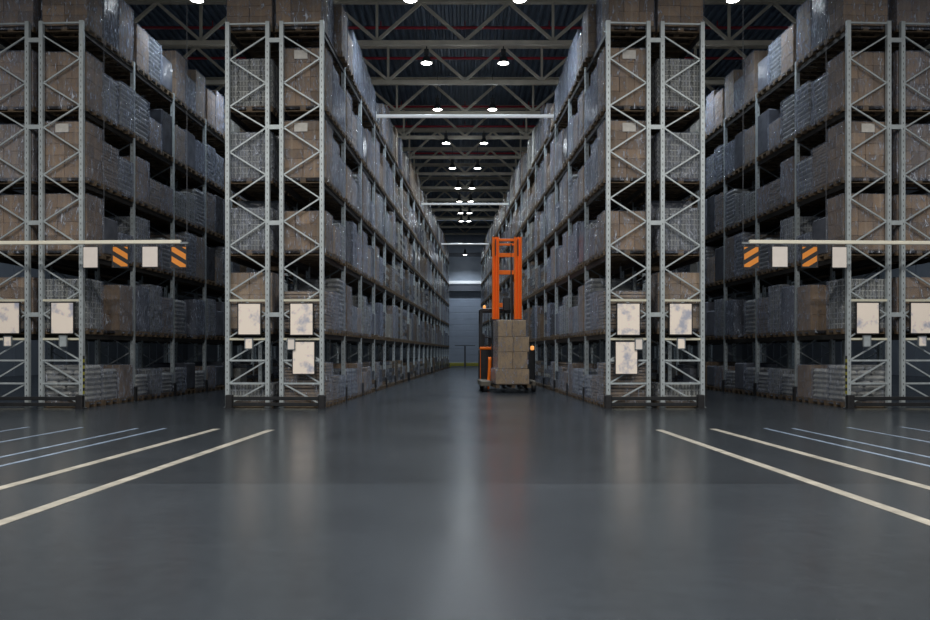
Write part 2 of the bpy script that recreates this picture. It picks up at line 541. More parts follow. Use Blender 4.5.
# seen pairs over the middle aisle: (X, Y)
rows = [(1.66, 23.15), (1.42, 28.2), (1.21, 33.6), (.97, 39.0), (.73, 44.3), (.46, 49.7), (.40, 54.1), (.34, 58.6), (.30, 62.2)]
for i, (x, y) in enumerate(rows):
    for s, side in ((-1, 'left'), (1, 'right')):
        lamp(s * x, y, LZ, f'lit round high-bay lamp over the middle aisle, {ordn[i]} from the front in the {side} row', 'lit lamps over the middle aisle', 105 if i < 4 else 50, COOL, 130, 24 if i < 4 else 9)
lamp(0, 71.5, Zat(255, 71.5), 'small lit lamp close to the end wall of the middle aisle', None, 130, COOL)
for s, side in ((-1, 'left'), (1, 'right')):
    for i, (x, y) in enumerate(((8.15, 23.15), (8.0, 28.6), (7.8, 34.0))):
        lamp(s * x, y, LZ, f'lit round high-bay lamp over the {side} side aisle, {ordn[i]} from the front', 'lit lamps over the side aisles', 75, COOL)
for s, side in ((-1, 'left'), (1, 'right')):  # unseen lamps added to brighten the background behind the rack gaps
    for i, y in enumerate((24.0, 34.0, 44.0)):
        lamp(s * 19, y, LZ, f'added unseen lamp beyond the {side} outer rack, {ordn[i]} from the front', 'added lamps beyond the outer racks', 150, COOL, 160)
# the crossing in front of the racks: unseen lamps over the camera, set to light the rack fronts
for x in (-11, -4, 4, 11):
    for y in (3.5, 9.5):
        lamp(x, y, LZ, 'unseen lit high-bay lamp over the open floor before the racks', 'lamps over the open floor', 480, WARM, 170, 45)

# ------------------------------------------------------------------ racks
FD = None
rack_geo = {
    'centre': dict(ui=U(323.5, V0), uo=U(225.2, V0), v0=V0),
    'outer': dict(ui=U(82.8, V0O), uo=U(-15.5, V0O), v0=V0O),
}
for g in rack_geo.values():
    w = g['ui'] - g['uo']
    g['d'] = w * 44.1 / 98.3           # depth of one frame
    g['rows'] = [(g['ui'] - g['d'] / 2), (g['uo'] + g['d'] / 2)]      # row centre u: inner (aisle) row, far row

def zy(py):        # height at the end frames
    return H + (HY - py) / 39.6

def upright_mesh(sg):
    m = MB()
    # C-channel: web + two flanges, slightly open to the inside
    m.box((0, -.045, TOPZ / 2), (UPW, .012, TOPZ))
    m.box((-.045, 0, TOPZ / 2), (.012, .10, TOPZ))
    m.box((.045, 0, TOPZ / 2), (.012, .10, TOPZ))
    m.box((-.03, .046, TOPZ / 2), (.035, .01, TOPZ)); m.box((.03, .046, TOPZ / 2), (.035, .01, TOPZ))
    for k in range(60):              # column of key slots, as dark plates set in the web
        m.box((0, -.0515, .3 + k * .15), (.014, .002, .05), 1)
    return m.mesh('upright', STEEL, BLACK_M)
ME_UP = upright_mesh(1)
mt = MB(); mt.box((0, 0, .006), (.17, .15, .012)); mt.lathe([(.012, .012), (.012, .03)], (.06, -.05, 0), 8); mt.lathe([(.012, .012), (.012, .03)], (-.06, -.05, 0), 8)
ME_PLATE = mt.mesh('base_plate', STEEL_DK)
mt = MB(); mt.cbox((0, -.06, .21), (.16, .10, .42), .02); mt.cbox((-.07, .02, .21), (.02, .14, .42), .008); mt.cbox((.07, .02, .21), (.02, .14, .42), .008)
ME_FOOT = mt.mesh('foot_guard', BLACK)

def build_rack(s, key, side):
    g = rack_geo[key]
    V0 = g['v0']
    uc = (g['ui'] + g['uo']) / 2
    P = world(s, uc, V0)
    sx = 1 if s < 0 else -1            # local x = sx * (u - uc)
    nb = NB if key == 'centre' else 9
    lab = {'centre': f'tall grey pallet rack along the {side} of the middle aisle', 'outer': f'tall grey pallet rack at the {side} edge, behind the hanging sign beam'}[key]
    R = thing('pallet_rack', lab, 'rack', P, rotz(s), 'pallet racks')
    X = lambda u: sx * (u - uc)
    d = g['d']
    for ri, ur in enumerate(g['rows']):
        a, b = ur - d / 2 + UPW / 2, ur + d / 2 - UPW / 2
        out = b if ri == 0 else a       # column at the aisle face
        inn = a if ri == 0 else b       # column next to the other row
        for n_ in range(nb + 1):
            y = n_ * BAY
            for uu in (out, inn):
                if ri == 1 and n_ > 8: continue
                up = link('upright', ME_UP, R, (X(uu), y + .05, 0))
                if n_ == 0 or n_ < 5:
                    link('base_plate', ME_PLATE, up)
                if uu == out and n_ > 0 and ri == 0:
                    link('foot_guard', ME_FOOT, up, (0, 0, 0), (sx * math.pi / 2))
            if n_ == 0:
                # end frame: bracing as in the photograph
                yy = .04
                def hb(py, th, m_):
                    q = MB(); q.box((X((out + inn) / 2), yy, zy(py)), (abs(out - inn) - UPW, .035, th)); link('cross_bar', q.mesh('cross_bar', m_), R)
                hb(22.5, .04, STEEL); hb(300.2, .055, PALE_BRACE); hb(339, .055, PALE_BRACE)
                hb(360.5, .045, STEEL); hb(383.5, .045, STEEL); hb(405.5, .05, PALE_BRACE)
                zz = [35, 58, 82, 105, 127, 151, 174, 198, 221, 245, 268, 291, 314, 337]
                for k in range(len(zz) - 1):
                    p0, p1 = (inn, out) if k % 2 == 0 else (out, inn)
                    e = .05 * (1 if p1 > p0 else -1)
                    q = MB(); q.bar((X(p0 + e), yy + .02, zy(zz[k])), (X(p1 - e), yy + .02, zy(zz[k + 1])), .035, .035, up=(0, 1, 0))
                    link('diagonal_brace', q.mesh('diagonal_brace', STEEL), R)
                for y0, y1 in ((339, 360), (361, 383), (384, 404)):
                    e = .05 * (1 if out > inn else -1)
                    q = MB(); q.bar((X(inn + e), yy + .02, zy(y0)), (X(out - e), yy + .02, zy(y1)), .035, .035, up=(0, 1, 0))
                    link('diagonal_brace', q.mesh('diagonal_brace', STEEL), R)
            else:
                q = MB(); k = .25; fl = 0
                while k < TOPZ - .7:
                    p0, p1 = (inn, out) if fl else (out, inn)
                    q.bar((X(p0), y + .05, k), (X(p1), y + .05, k + .6), .03, .03, up=(0, 1, 0)); k += .6; fl = 1 - fl
                if ri == 0 or n_ < 8:
                    link('frame_bracing', q.mesh('frame_bracing', STEEL_DK), R)
        # shelf beams along the row: one front and one rear rail per level
        for li, z in enumerate(LV[1:]):
            for uu in (out, inn):
                q = MB()
                L_ = nb * BAY
                q.box((X(uu), L_ / 2 + .05, z - .065), (.05, L_, .12)); q.box((X(uu) + .02, L_ / 2 + .05, z - .01), (.06, L_, .02))
                link('shelf_beam', q.mesh('shelf_beam', BEAM_MAT), R)
    # row spacers between the two end frames
    i0 = g['rows'][0] - d / 2; i1 = g['rows'][1] + d / 2
    for py in (39.5, 126.5, 222.5, 314.5):
        q = MB(); q.box((X((i0 + i1) / 2), .03, zy(py)), (abs(i0 - i1), .05, .11)); link('row_spacer', q.mesh('row_spacer', STEEL), R)
    # yellow and black edge strip on the aisle-side corner upright
    if key == 'outer':
        q = MB()
        z = .35; k = 0
        while z < 1.3:
            q.box((X(g['ui'] + .008), .03, z + .04), (.012, .07, .08), k % 2); z += .08; k += 1
        tag(link('edge_strip', q.mesh('edge_strip', YELLOW, BLACK), R), 'yellow and black warning strip')
    return R, uc, sx

def end_guard(s, key, side):
    g = rack_geo[key]
    V0 = g['v0']
    uc = (g['ui'] + g['uo']) / 2
    VG = V0 - .22
    a_, b_ = (229.5, 322) if key == 'centre' else (-12, 80)
    ua, ub = U(a_, VG), U(b_, VG)
    uc = (ua + ub) / 2
    P = world(s, uc, VG)
    wid = ub - ua
    lab = {'centre': f'low black floor guard across the {side} rack end beside the middle aisle', 'outer': f'low black floor guard across the outer rack end at the {side} edge'}[key]
    R = thing('rack_end_guard', lab, 'guard rail', P, rotz(s), 'black rack end guards')
    for e in (-1, 1):
        q = MB(); q.cbox((e * (wid / 2), 0, .17), (.17, .16, .34), .02); q.box((e * (wid / 2), 0, .008), (.26, .2, .016)); link('guard_post', q.mesh('guard_post', BLACK), R)
    for z in (.10, .25):
        q = MB(); q.cbox((0, .0, z), (wid - .16, .06, .09), .012); link('guard_rail', q.mesh('guard_rail', BLACK_M), R)

for s, side in ((-1, 'left'), (1, 'right')):
    for key in ('centre', 'outer'):
        build_rack(s, key, side)
        end_guard(s, key, side)

# white tie beams between the rack tops across the middle aisle
for i, (v, py) in enumerate(((26.5, 116.2), (42.6, 204), (58.2, 244))):
    uf = rack_geo['centre']['ui']
    e = world(-1, uf, v)
    hw = abs(e.x) - .12
    zc = Zat(py, e.y)
    R = thing('aisle_tie_beam', f'white beam bridging the middle aisle at rack top height, {ordn[i]} from the front', 'beam', (0, e.y, zc), 0, 'white tie beams over the middle aisle')
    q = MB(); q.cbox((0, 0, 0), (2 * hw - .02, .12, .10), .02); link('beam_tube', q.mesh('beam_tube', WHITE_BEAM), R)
    for sg in (-1, 1):
        q = MB(); q.box((sg * (hw - .03), 0, 0), (.03, .2, .3)); link('end_bracket', q.mesh('end_bracket', STEEL_DK), R)

# ------------------------------------------------------------------ pallet loads
def pallet_mesh():
    m = MB()
    for y in (-.35, 0, .35):
        m.box((0, y, .009), (1.2, .10, .018))
        for x in (-.53, 0, .53):
            m.box((x, y, .061), (.145, .10, .085))
    for x in (-.53, 0, .53):
        m.box((x, 0, .113), (.145, .80, .02))
    for y in (-.34, -.17, 0, .17, .34):
        m.box((0, y, .134), (1.2, .125, .022))
    return m.mesh('pallet', WOOD)
ME_PAL = pallet_mesh()
PZ = .146

_pieces = {}
def piece_mesh(kind, dims):
    key = (kind, tuple(round(x, 3) for x in dims))
    if key in _pieces: return _pieces[key]
    m = MB()
    x, y, z = dims
    if kind in ('carton', 'pale'):
        m.cbox((0, 0, z / 2), dims, .008)
        m.box((0, 0, z / 2), (.05, y + .003, z + .003), 1)          # tape seam
        me = m.mesh('carton', CARTON if kind == 'carton' else CARTON2, CARTON2 if kind == 'carton' else CARTON)
    elif kind == 'sack':
        m.cbox((0, 0, z / 2), dims, z * .42); me = m.mesh('sack', SACK)
    elif kind == 'sheet':
        m.cbox((0, 0, z / 2), (x, y, z * .8), .006); me = m.mesh('board_bundle', SHEET)
    elif kind == 'crate':
        m.cbox((0, 0, z * .42), (x * .92, y * .92, z * .84), .01, 1); m.cbox((0, 0, z * .86), (x, y, z * .26), .008)
        for sx in (-1, 1):
            for f_ in (-.3, 0, .3):
                m.box((sx * x * .48, f_ * y, z * .4), (.02, .02, z * .7))
        for sy in (-1, 1):
            for f_ in (-.3, 0, .3):
                m.box((f_ * x, sy * y * .48, z * .4), (.02, .02, z * .7))
        me = m.mesh('crate', CRATE, CRATE_D)
    else:
        m.cbox((0, 0, z / 2), dims, .04); me = m.mesh('wrapped_block', GREYWRAP)
    _pieces[key] = me
    return me
PNAME = {'carton': 'carton', 'pale': 'carton', 'sack': 'sack', 'sheet': 'board_bundle', 'crate': 'crate', 'block': 'wrapped_block'}
GNAME = {'carton': 'carton_block', 'pale': 'carton_block', 'sack': 'sack_block', 'sheet': 'board_block', 'crate': 'crate_block', 'block': 'wrapped_block'}
TNAME = {'carton': 'carton_pallet_load', 'pale': 'carton_pallet_load', 'sack': 'sack_pallet_load', 'sheet': 'board_pallet_load', 'crate': 'crate_pallet_load', 'block': 'wrapped_pallet_load'}

def layout(kind, h, seed):
    """pieces of one load: (dims, (x, y, z), rz)"""
    r = random.Random(seed)
    W, D = 1.16, .78
    out = []
    if kind in ('carton', 'pale'):
        nx, ny = r.choice(((2, 2), (3, 2), (3, 2), (4, 2)))
        nz = max(2, round(h / r.choice((.26, .32, .38))))
        dx, dy, dz = W / nx, D / ny, h / nz
        for k in range(nz):
            for i in range(nx):
                for j in range(ny):
                    out.append(((dx - .006, dy - .006, dz - .003), (-W / 2 + dx * (i + .5) + r.uniform(-.004, .004), -D / 2 + dy * (j + .5) + r.uniform(-.004, .004), k * dz), 0))
    elif kind == 'sack':
        nz = max(3, round(h / .13)); dz = h / nz
        for k in range(nz):
            nx, ny = (3, 1) if k % 2 else (2, 1)
            dx, dy = W / nx, D / ny
            for i in range(nx):
                for j in range(ny):
                    out.append(((dx - .004, dy * .99, dz * 1.04), (-W / 2 + dx * (i + .5), -D / 2 + dy * (j + .5) + r.uniform(-.01, .01), k * dz), r.uniform(-.012, .012)))
    elif kind == 'sheet':
        nz = max(5, round(h / .085)); dz = h / nz
        for k in range(nz):
            out.append(((W - .02, D - .02, dz), (r.uniform(-.012, .012), r.uniform(-.012, .012), k * dz), r.uniform(-.01, .01)))
    elif kind == 'crate':
        nz = max(3, round(h / .14)); dz = h / nz
        nx, ny = 4, 2
        dx, dy = W / nx, D / ny
        for k in range(nz):
            for i in range(nx):
                for j in range(ny):
                    out.append(((dx - .02, dy - .02, dz), (-W / 2 + dx * (i + .5), -D / 2 + dy * (j + .5), k * dz), 0))
    else:
        out.append(((W, D, h), (0, 0, 0), 0))
    return out

_goods = {}
def goods_mesh(kind, h, var):
    key = (kind, round(h, 2), var)
    if key in _goods: return _goods[key]
    m = MB()
    mats = None
    for dims, loc, rz in layout(kind, h, var):
        pm = piece_mesh(kind, dims)
        M = Matrix.Translation(loc) @ Matrix.Rotation(rz, 4, 'Z')
        b = len(m.v)
        m.v += [tuple(M @ v.co) for v in pm.vertices]
        m.f += [tuple(b + i for i in p.vertices) for p in pm.polygons]
        m.m += [p.material_index for p in pm.polygons]
        mats = list(pm.materials)
    me = m.mesh(GNAME[kind], *mats)
    _goods[key] = me
    return me

_films = {}
def film_mesh(h, thick):
    key = (round(h, 2), thick)
    if key in _films: return _films[key]
    m = MB()
    x, y, z0, z1 = .604, .408, .06, PZ + h + .012
    nx, ny, nz = 4, 3, 6
    r = random.Random(int(h * 1000))
    def P(a, b, c):
        return (a + r.uniform(-.006, .006), b + r.uniform(-.006, .006), c)
    # skirt round the goods, pulled in a little at the foot, with a top sheet
    ring = [(-x, -y), (x, -y), (x, y), (-x, y)]
    pts = []
    for i in range(4):
        a, b = ring[i], ring[(i + 1) % 4]
        n_ = nx if i % 2 == 0 else ny
        for k in range(n_):
            t = k / n_
            pts.append((a[0] + (b[0] - a[0]) * t, a[1] + (b[1] - a[1]) * t))
    K = len(pts)
    vs = []
    for j in range(nz + 1):
        z = z0 + (z1 - z0) * j / nz
        sc = 1.0 if 0 < j < nz else .99
        for p in pts:
            vs.append(P(p[0] * sc, p[1] * sc, z))
    fs = [(j * K + i, j * K + (i + 1) % K, (j + 1) * K + (i + 1) % K, (j + 1) * K + i) for j in range(nz) for i in range(K)]
    fs.append(tuple(nz * K + i for i in range(K)))
    m.add(vs, fs)
    me = m.mesh('stretch_film', FILM_T if thick else FILM)
    _films[key] = me
    return me
mt = MB(); mt.box((0, 0, 0), (.34, .004, .22)); ME_LABEL = mt.mesh('label_sheet', PAPER)
mt = MB(); mt.box((0, 0, 0), (.004, .15, .21)); ME_LABEL2 = mt.mesh('label_sheet', PAPER)

TIER = ['floor tier', 'second tier', 'third tier', 'fourth tier', 'fifth tier', 'top tier']
DESC = {'carton': 'wrapped brown cartons', 'pale': 'wrapped tan cartons', 'sack': 'pale grey layered sacks', 'sheet': 'flat layered board bundles', 'crate': 'grey ridged crates', 'block': 'grey film wrapped goods'}

PUSH = {('centre', 0, 0, 5): -.12, ('centre', 0, 1, 5): -.16, ('centre', 0, 2, 5): .07, ('centre', 0, 3, 5): .05, ('outer', 0, 2, 4): .05, ('centre', 0, 1, 2): .05}
def make_load(s, key, ri, bay, k, li, kind, h, var, thick, detailed, side, label_on):
    g = rack_geo[key]
    u = g['rows'][ri]
    v = g['v0'] + bay * BAY + .145 + .41 + k * .84
    slot = bay * 3 + k
    u += PUSH.get((key, ri, slot, li), 0)
    row = '' if ri == 0 else ' far row'
    lab = f'{DESC[kind]} on {TIER[li]} of {side} {key} rack{row}, {ordn[slot]} from near end'
    R = thing(TNAME[kind], lab, 'pallet load', world(s, u, v, LV[li] + .002), rotz(s), f'pallet loads in the {side} {key} rack')
    link('pallet', ME_PAL, R)
    if detailed and kind != 'block':
        for dims, loc, rz in layout(kind, h, var):
            link(PNAME[kind], piece_mesh(kind, dims), R, (loc[0], loc[1], loc[2] + PZ), rz)
    else:
        link(GNAME[kind], goods_mesh(kind, h, var), R, (0, 0, PZ))
    if kind != 'block' or thick:
        link('stretch_film', film_mesh(h, thick), R)
    if label_on:
        link('label_sheet', ME_LABEL, R, (-.05 if s < 0 else .05, -.414, PZ + h - .17))
    return R

# which loads stand where (left half; the right half mirrors it)
rng = random.Random(11)
plan = {}
def put(key, ri, slot, li, kind, h, var=None, thick=None, label=False):
    plan[(key, ri, slot, li)] = (kind, round(h, 2), rng.randrange(4) if var is None else var, rng.random() < .35 if thick is None else thick, label)
HCH = [.78, .95, 1.1, 1.22, 1.32, 1.42]
for key, nslots in (('centre', 57), ('outer', 24)):
    for slot in range(nslots):
        for li in range(6):
            if rng.random() < .05 and slot > 2: continue
            kind = rng.choices(('carton', 'pale', 'sack', 'sheet', 'crate', 'block'), (.26, .12, .18, .10, .10, .24))[0]
            h = rng.choice(HCH)
            if li == 0: h = rng.choice((.6, .75, .9)); kind = rng.choices(('carton', 'sack', 'sheet', 'crate', 'block'), (.18, .28, .22, .22, .1))[0]
            if li == 5: h = rng.choice((1.0, 1.2, 1.42, 1.5)); kind = rng.choices(('carton', 'pale', 'sack', 'block'), (.35, .2, .1, .35))[0]
            put(key, 0, slot, li, kind, h)
# near columns follow the photograph
C = lambda *a, **k: put('centre', *a, **k)
O = lambda *a, **k: put('outer', *a, **k)
C(0, 0, 5, 'carton', 1.45, 1, False); C(0, 1, 5, 'block', 1.4, 0, True); C(0, 2, 5, 'pale', 1.3, 2, False)
C(0, 3, 5, 'pale', .97, 1, False); C(0, 4, 5, 'block', 1.38, 0, True); C(0, 5, 5, 'block', 1.36, 0, True); C(0, 6, 5, 'block', 1.25, 0, True); C(0, 7, 5, 'block', 1.12, 0, True); C(0, 8, 5, 'block', 1.02, 0, True); C(0, 9, 5, 'carton', .7, 1, False)
C(0, 0, 4, 'carton', 1.46, 1, False, True); C(0, 1, 4, 'block', 1.32, 0, True)
C(0, 0, 3, 'carton', 1.44, 2, False, True); C(0, 1, 3, 'block', 1.22, 0, True)
C(0, 0, 2, 'carton', .98, 3, False); C(0, 1, 2, 'pale', .75, 1, True)
C(0, 0, 1, 'sheet', .94, 1, False); C(0, 1, 1, 'sheet', 1.0, 2, True)
C(0, 0, 0, 'sheet', .98, 2, False); C(0, 1, 0, 'sheet', .62, 1, False)
C(1, 0, 5, 'carton', 1.6, 2, False); C(1, 0, 4, 'crate', 1.20, 1, False); C(1, 0, 3, 'crate', 1.15, 1, True)
C(1, 0, 2, 'crate', 1.06, 2, True); C(1, 0, 1, 'pale', 1.42, 2, False); C(1, 0, 0, 'crate', .46, 1, False)
O(0, 0, 5, 'carton', 1.6, 2, False); O(0, 1, 5, 'block', 1.62, 0, True); O(0, 2, 5, 'carton', 1.5, 1, True)
O(0, 0, 4, 'carton', 1.36, 3, False); O(0, 1, 4, 'sack', 1.12, 1, True); O(0, 2, 4, 'sack', 1.2, 1, True); O(0, 3, 4, 'sack', 1.2, 2, False)
O(0, 0, 3, 'carton', 1.42, 2, False, True); O(0, 1, 3, 'sheet', 1.12, 2, False)
O(0, 0, 2, 'carton', 1.42, 1, False); O(0, 1, 2, 'block', 1.0, 0, False); O(0, 2, 2, 'block', .7, 0, True)
O(0, 0, 1, 'crate', 1.25, 1, False); O(0, 0, 0, 'sack', .92, 2, False); O(0, 1, 0, 'sack', .8, 1, False)
O(1, 0, 5, 'carton', 1.6, 1, True); O(1, 0, 4, 'carton', 1.4, 2, True); O(1, 0, 3, 'pale', 1.36, 1, True)
O(1, 0, 2, 'carton', 1.4, 3, False); O(1, 0, 1, 'carton', 1.3, 2, False)
plan.pop(('outer', 0, 1, 1), None); plan.pop(('centre', 0, 10, 5), None); O(0, 2, 1, 'carton', 1.25, 1, False)

deep = {}
for key, n0 in (('centre', 24), ('outer', 14)):
    for slot in range(1, n0):
        for li in range(1, 6):
            if rng.random() < .1: continue
            deep[(key, 1, slot, li)] = (rng.choice(('carton', 'block', 'sack')), rng.choice(HCH), 0, False, False)
def score(key, ri, slot, li, h):
    g = rack_geo[key]
    v = g['v0'] + (slot // 3) * BAY + .13 + (slot % 3) * .84
    uf = g['rows'][ri] + .6
    p0, p1 = world(-1, uf, v), world(-1, uf, v + .8)
    x0, x1 = CX + F * p0.x / p0.y, CX + F * p1.x / p1.y
    if key == 'outer':            # hidden behind the centre rack
        x1 = min(x1, 227); x0 = min(x0, 227)
    yt = HY - F * (LV[li] + PZ + h - H) / p0.y; yb = HY - F * (LV[li] - H) / p0.y
    a = max(0, x1 - x0) * max(0, min(620, yb) - max(0, yt))
    if slot == 0:
        a += 44 * max(0, yb - max(0, yt))
    elif ri == 1: a = 0
    return a
ranked = sorted(plan, key=lambda q: -score(*q, plan[q][1]))
own = [q for q in ranked if score(*q, plan[q][1]) > 0][:149]
own_set = set(own)
for s, side in ((-1, 'left'), (1, 'right')):
    for q in own:
        key, ri, slot, li = q
        kind, h, var, thick, lb = plan[q]
        make_load(s, key, ri, slot // 3, slot % 3, li, kind, h, var, thick, slot == 0, side, lb)

# the remaining loads, deep in the aisles, as one mass
FAR = mat_far()
m = MB()
for s in (-1, 1):
    for q, (kind, h, var, thick, lb) in {**plan, **deep}.items():
        if q in own_set: continue
        key, ri, slot, li = q
        v = rack_geo[key]['v0'] + (slot // 3) * BAY + .145 + .41 + (slot % 3) * .84
        P = world(s, rack_geo[key]['rows'][ri], v, LV[li])
        M = Matrix.Rotation(rotz(s), 4, 'Z').to_3x3()
        for y in (-.34, 0, .34):
            m.box(P + M @ Vector((0, y, .05)), (1.2, .11, .1), 1, M)
        m.box(P + Vector((0, 0, .125)), (1.2, .8, .04), 1, M)
        if kind in ('sheet', 'sack', 'crate') and slot < 40:
            nz = max(4, round(h / .16)); dz = h / nz
            b0 = len(m.v)
            for k in range(nz):
                m.box(P + Vector((0, 0, PZ + dz * (k + .5))), (1.15, .77, dz * .86), 0, M)
            m.box(P + Vector((0, 0, PZ + h / 2)), (1.12, .74, h * .98), 0, M)
        else:
            m.box(P + Vector((0, 0, PZ + h / 2)), (1.17, .79, h), 0, M)
o = link('distant_pallet_loads', m.mesh('distant_pallet_loads', FAR, WOOD))
tag(o, 'far wrapped pallet loads packed deep along the racks', 'pallet load', 'pallet loads deep in the racks', 'stuff')

# ------------------------------------------------------------------ floor lines
LS = [(('cream', LINE_W, .13), 271, 430.0, 0, 523.5), (('cream', LINE_W, .13), 217, 429, 0, 489), (('pale blue', LINE_B, .07), 165, 428.5, 0, 467),
      (('pale blue', LINE_B, .07), 137, 428.5, 0, 456), (('pale blue', LINE_B, .07), 82, 427.5, 0, 443), (('pale blue', LINE_B, .07), 29, 427, 0, 431.5)]
for s, side in ((-1, 'left'), (1, 'right')):
    for i, ((cn, mt_, w), x0, y0, x1, y1) in enumerate(LS):
        Ya = F * H / (y0 - HY); Xa = Xat(x0, Ya)
        A = Vector((Xa, Ya, 0))
        D_ = Vector((math.sin(TH), math.cos(TH), 0))
        B = A - D_ * (Ya - 2.0)
        if s > 0: A.x, B.x = -A.x, -B.x
        m = MB(); m.bar((A.x, A.y, .003), (B.x, B.y, .003), w, .004)
        o = link('floor_line', m.mesh('floor_line', mt_))
        tag(o, f'painted {cn} floor line in front of the {side} racks, {ordn[i]} out from the middle', 'floor line', 'painted floor lines')

# ------------------------------------------------------------------ rack sign boards
def board(s, px0, px1, py0, py1, label, small=False, mat_=BOARD):
    v = (V0 if px0 > 200 else V0O) - (.09 if small else .05)
    ua, ub = U(px0, v), U(px1, v)
    kk = 39.65
    za, zb = H + (HY - py1) / kk, H + (HY - py0) / kk
    P = world(s, (ua + ub) / 2, v, (za + zb) / 2)
    R = thing('rack_sign_board', label, 'sign', P, rotz(s), 'white boards on the rack ends')
    w, h = ub - ua, zb - za
    q = MB(); q.box((0, .012, 0), (w, .02, h)); 
    for e in (-1, 1):
        q.box((e * (w / 2 - .012), 0, 0), (.024, .03, h)); q.box((0, 0, e * (h / 2 - .012)), (w, .03, .024))
    link('border', q.mesh('border', SIGN_DK if not small else STEEL_DK), R)
    b = .045 if not small else .02
    q = MB(); q.box((0, -.004, 0), (w - b, .01, h - b)); link('panel', q.mesh('panel', mat_), R)
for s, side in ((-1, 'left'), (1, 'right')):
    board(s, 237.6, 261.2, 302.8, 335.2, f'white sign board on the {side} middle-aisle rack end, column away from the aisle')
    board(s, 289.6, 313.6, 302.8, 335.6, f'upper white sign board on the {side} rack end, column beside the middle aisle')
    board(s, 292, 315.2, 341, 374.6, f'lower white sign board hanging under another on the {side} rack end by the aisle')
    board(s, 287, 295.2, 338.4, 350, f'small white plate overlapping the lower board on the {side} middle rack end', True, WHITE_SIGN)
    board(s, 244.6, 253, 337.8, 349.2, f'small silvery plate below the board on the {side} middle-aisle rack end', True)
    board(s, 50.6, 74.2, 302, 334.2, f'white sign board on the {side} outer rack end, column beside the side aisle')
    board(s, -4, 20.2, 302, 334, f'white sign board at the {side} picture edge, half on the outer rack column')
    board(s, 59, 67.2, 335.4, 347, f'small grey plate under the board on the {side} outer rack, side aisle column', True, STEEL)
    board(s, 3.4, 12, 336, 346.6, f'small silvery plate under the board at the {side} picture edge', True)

# ------------------------------------------------------------------ hanging sign beams
def clip(poly, x0, x1, y0, y1):
    def half(P, f, inter):
        out = []
        for i in range(len(P)):
            a, b = P[i], P[(i + 1) % len(P)]
            if f(a): out.append(a)
            if f(a) != f(b): out.append(inter(a, b))
        return out
    def ix(v): return lambda a, b: (v, a[1] + (b[1] - a[1]) * (v - a[0]) / (b[0] - a[0]))
    def iy(v): return lambda a, b: (a[0] + (b[0] - a[0]) * (v - a[1]) / (b[1] - a[1]), v)
    for f, g_ in ((lambda p: p[0] >= x0, ix(x0)), (lambda p: p[0] <= x1, ix(x1)), (lambda p: p[1] >= y0, iy(y0)), (lambda p: p[1] <= y1, iy(y1))):
        poly = half(poly, f, g_)
        if not poly: return []
    return poly

VB = 18.2
KB = F / VB
for s, side in ((-1, 'left'), (1, 'right')):
    zb = H + (HY - 242) / 41.15
    ua, ub = U(-75, VB), U(181, VB)
    P = world(s, (ua + ub) / 2, VB, zb)
    sx = 1 if s < 0 else -1
    R = thing('sign_beam', f'long cream beam hung on wires in front of the {side} outer rack', 'beam', P, rotz(s), 'hanging sign beams')
    w = ub - ua
    q = MB(); q.cbox((0, 0, 0), (w, .09, .09), .012); link('beam_tube', q.mesh('beam_tube', CREAM_BEAM), R)
    q = MB(); q.box((sx * (w / 2 + .09), 0, -.03), (.18, .06, .05)); link('end_bracket', q.mesh('end_bracket', STEEL_DK), R)
    uc = (ua + ub) / 2
    for px in (-40, 104, 187):
        q = MB(); q.bar((sx * (U(px, VB) - uc), 0, -.03), (sx * (U(px, VB) - uc), 0, TB + .02 - zb), .009); link('hanging_wire', q.mesh('hanging_wire', TRIM_D), R)
    for px0, px1, py0, py1, haz, lab in ((83, 98.6, 246, 268, 0, f'white blank sign hung from the {side} beam, beside the outer rack upright'),
                                    (112, 129, 245.5, 267.5, 1, f'orange striped warning sign between two white signs under the {side} beam'),
                                    (142, 158.6, 246, 267.6, 0, f'white blank sign between two orange striped signs under the {side} beam'),
                                    (170.6, 187.2, 246, 268.4, 1, f'orange striped warning sign at the free end of the {side} beam')):
        a, b = U(px0, VB), U(px1, VB)
        w = b - a; h = (py1 - py0) / 41.15
        zc = H + (HY - (py0 + py1) / 2) / 41.15
        G = thing('warning_sign' if haz else 'blank_sign', lab, 'sign', world(s, (a + b) / 2, VB - .01, zc), rotz(s), 'signs under the hanging beams')
        q = MB(); q.box((0, .008, 0), (w, .016, h)); link('backing', q.mesh('backing', SIGN_DK), G)
        if haz:
            ins = .03
            x0, x1, y0, y1 = -w / 2 + ins, w / 2 - ins, -h / 2 + ins, h / 2 - ins
            q = MB()
            sl = -.60 * sx
            th = .142
            for c in (-.15, .105, .36, -.405):
                pl = clip([(-2, c + sl * -2 - th / 2), (2, c + sl * 2 - th / 2), (2, c + sl * 2 + th / 2), (-2, c + sl * -2 + th / 2)], x0, x1, y0, y1)
                if len(pl) > 2:
                    n = len(pl)
                    vs = [(p[0], -.004, p[1]) for p in pl] + [(p[0], .004, p[1]) for p in pl]
                    q.add(vs, [tuple(range(n)), tuple(reversed(range(n, 2 * n)))] + [(i, n + i, n + (i + 1) % n, (i + 1) % n) for i in range(n)])
            link('stripe', q.mesh('stripe', ORANGE_SIGN), G)
        else:
            q = MB(); q.box((0, -.003, 0), (w - .04, .01, h - .04)); link('panel', q.mesh('panel', WHITE_SIGN), G)
        for e in (-1, 1):
            q = MB(); q.bar((e * w * .4, .008, h / 2 - .01), (e * w * .4, .008, zb - zc - .04), .015); link('hook', q.mesh('hook', STEEL_DK), G)

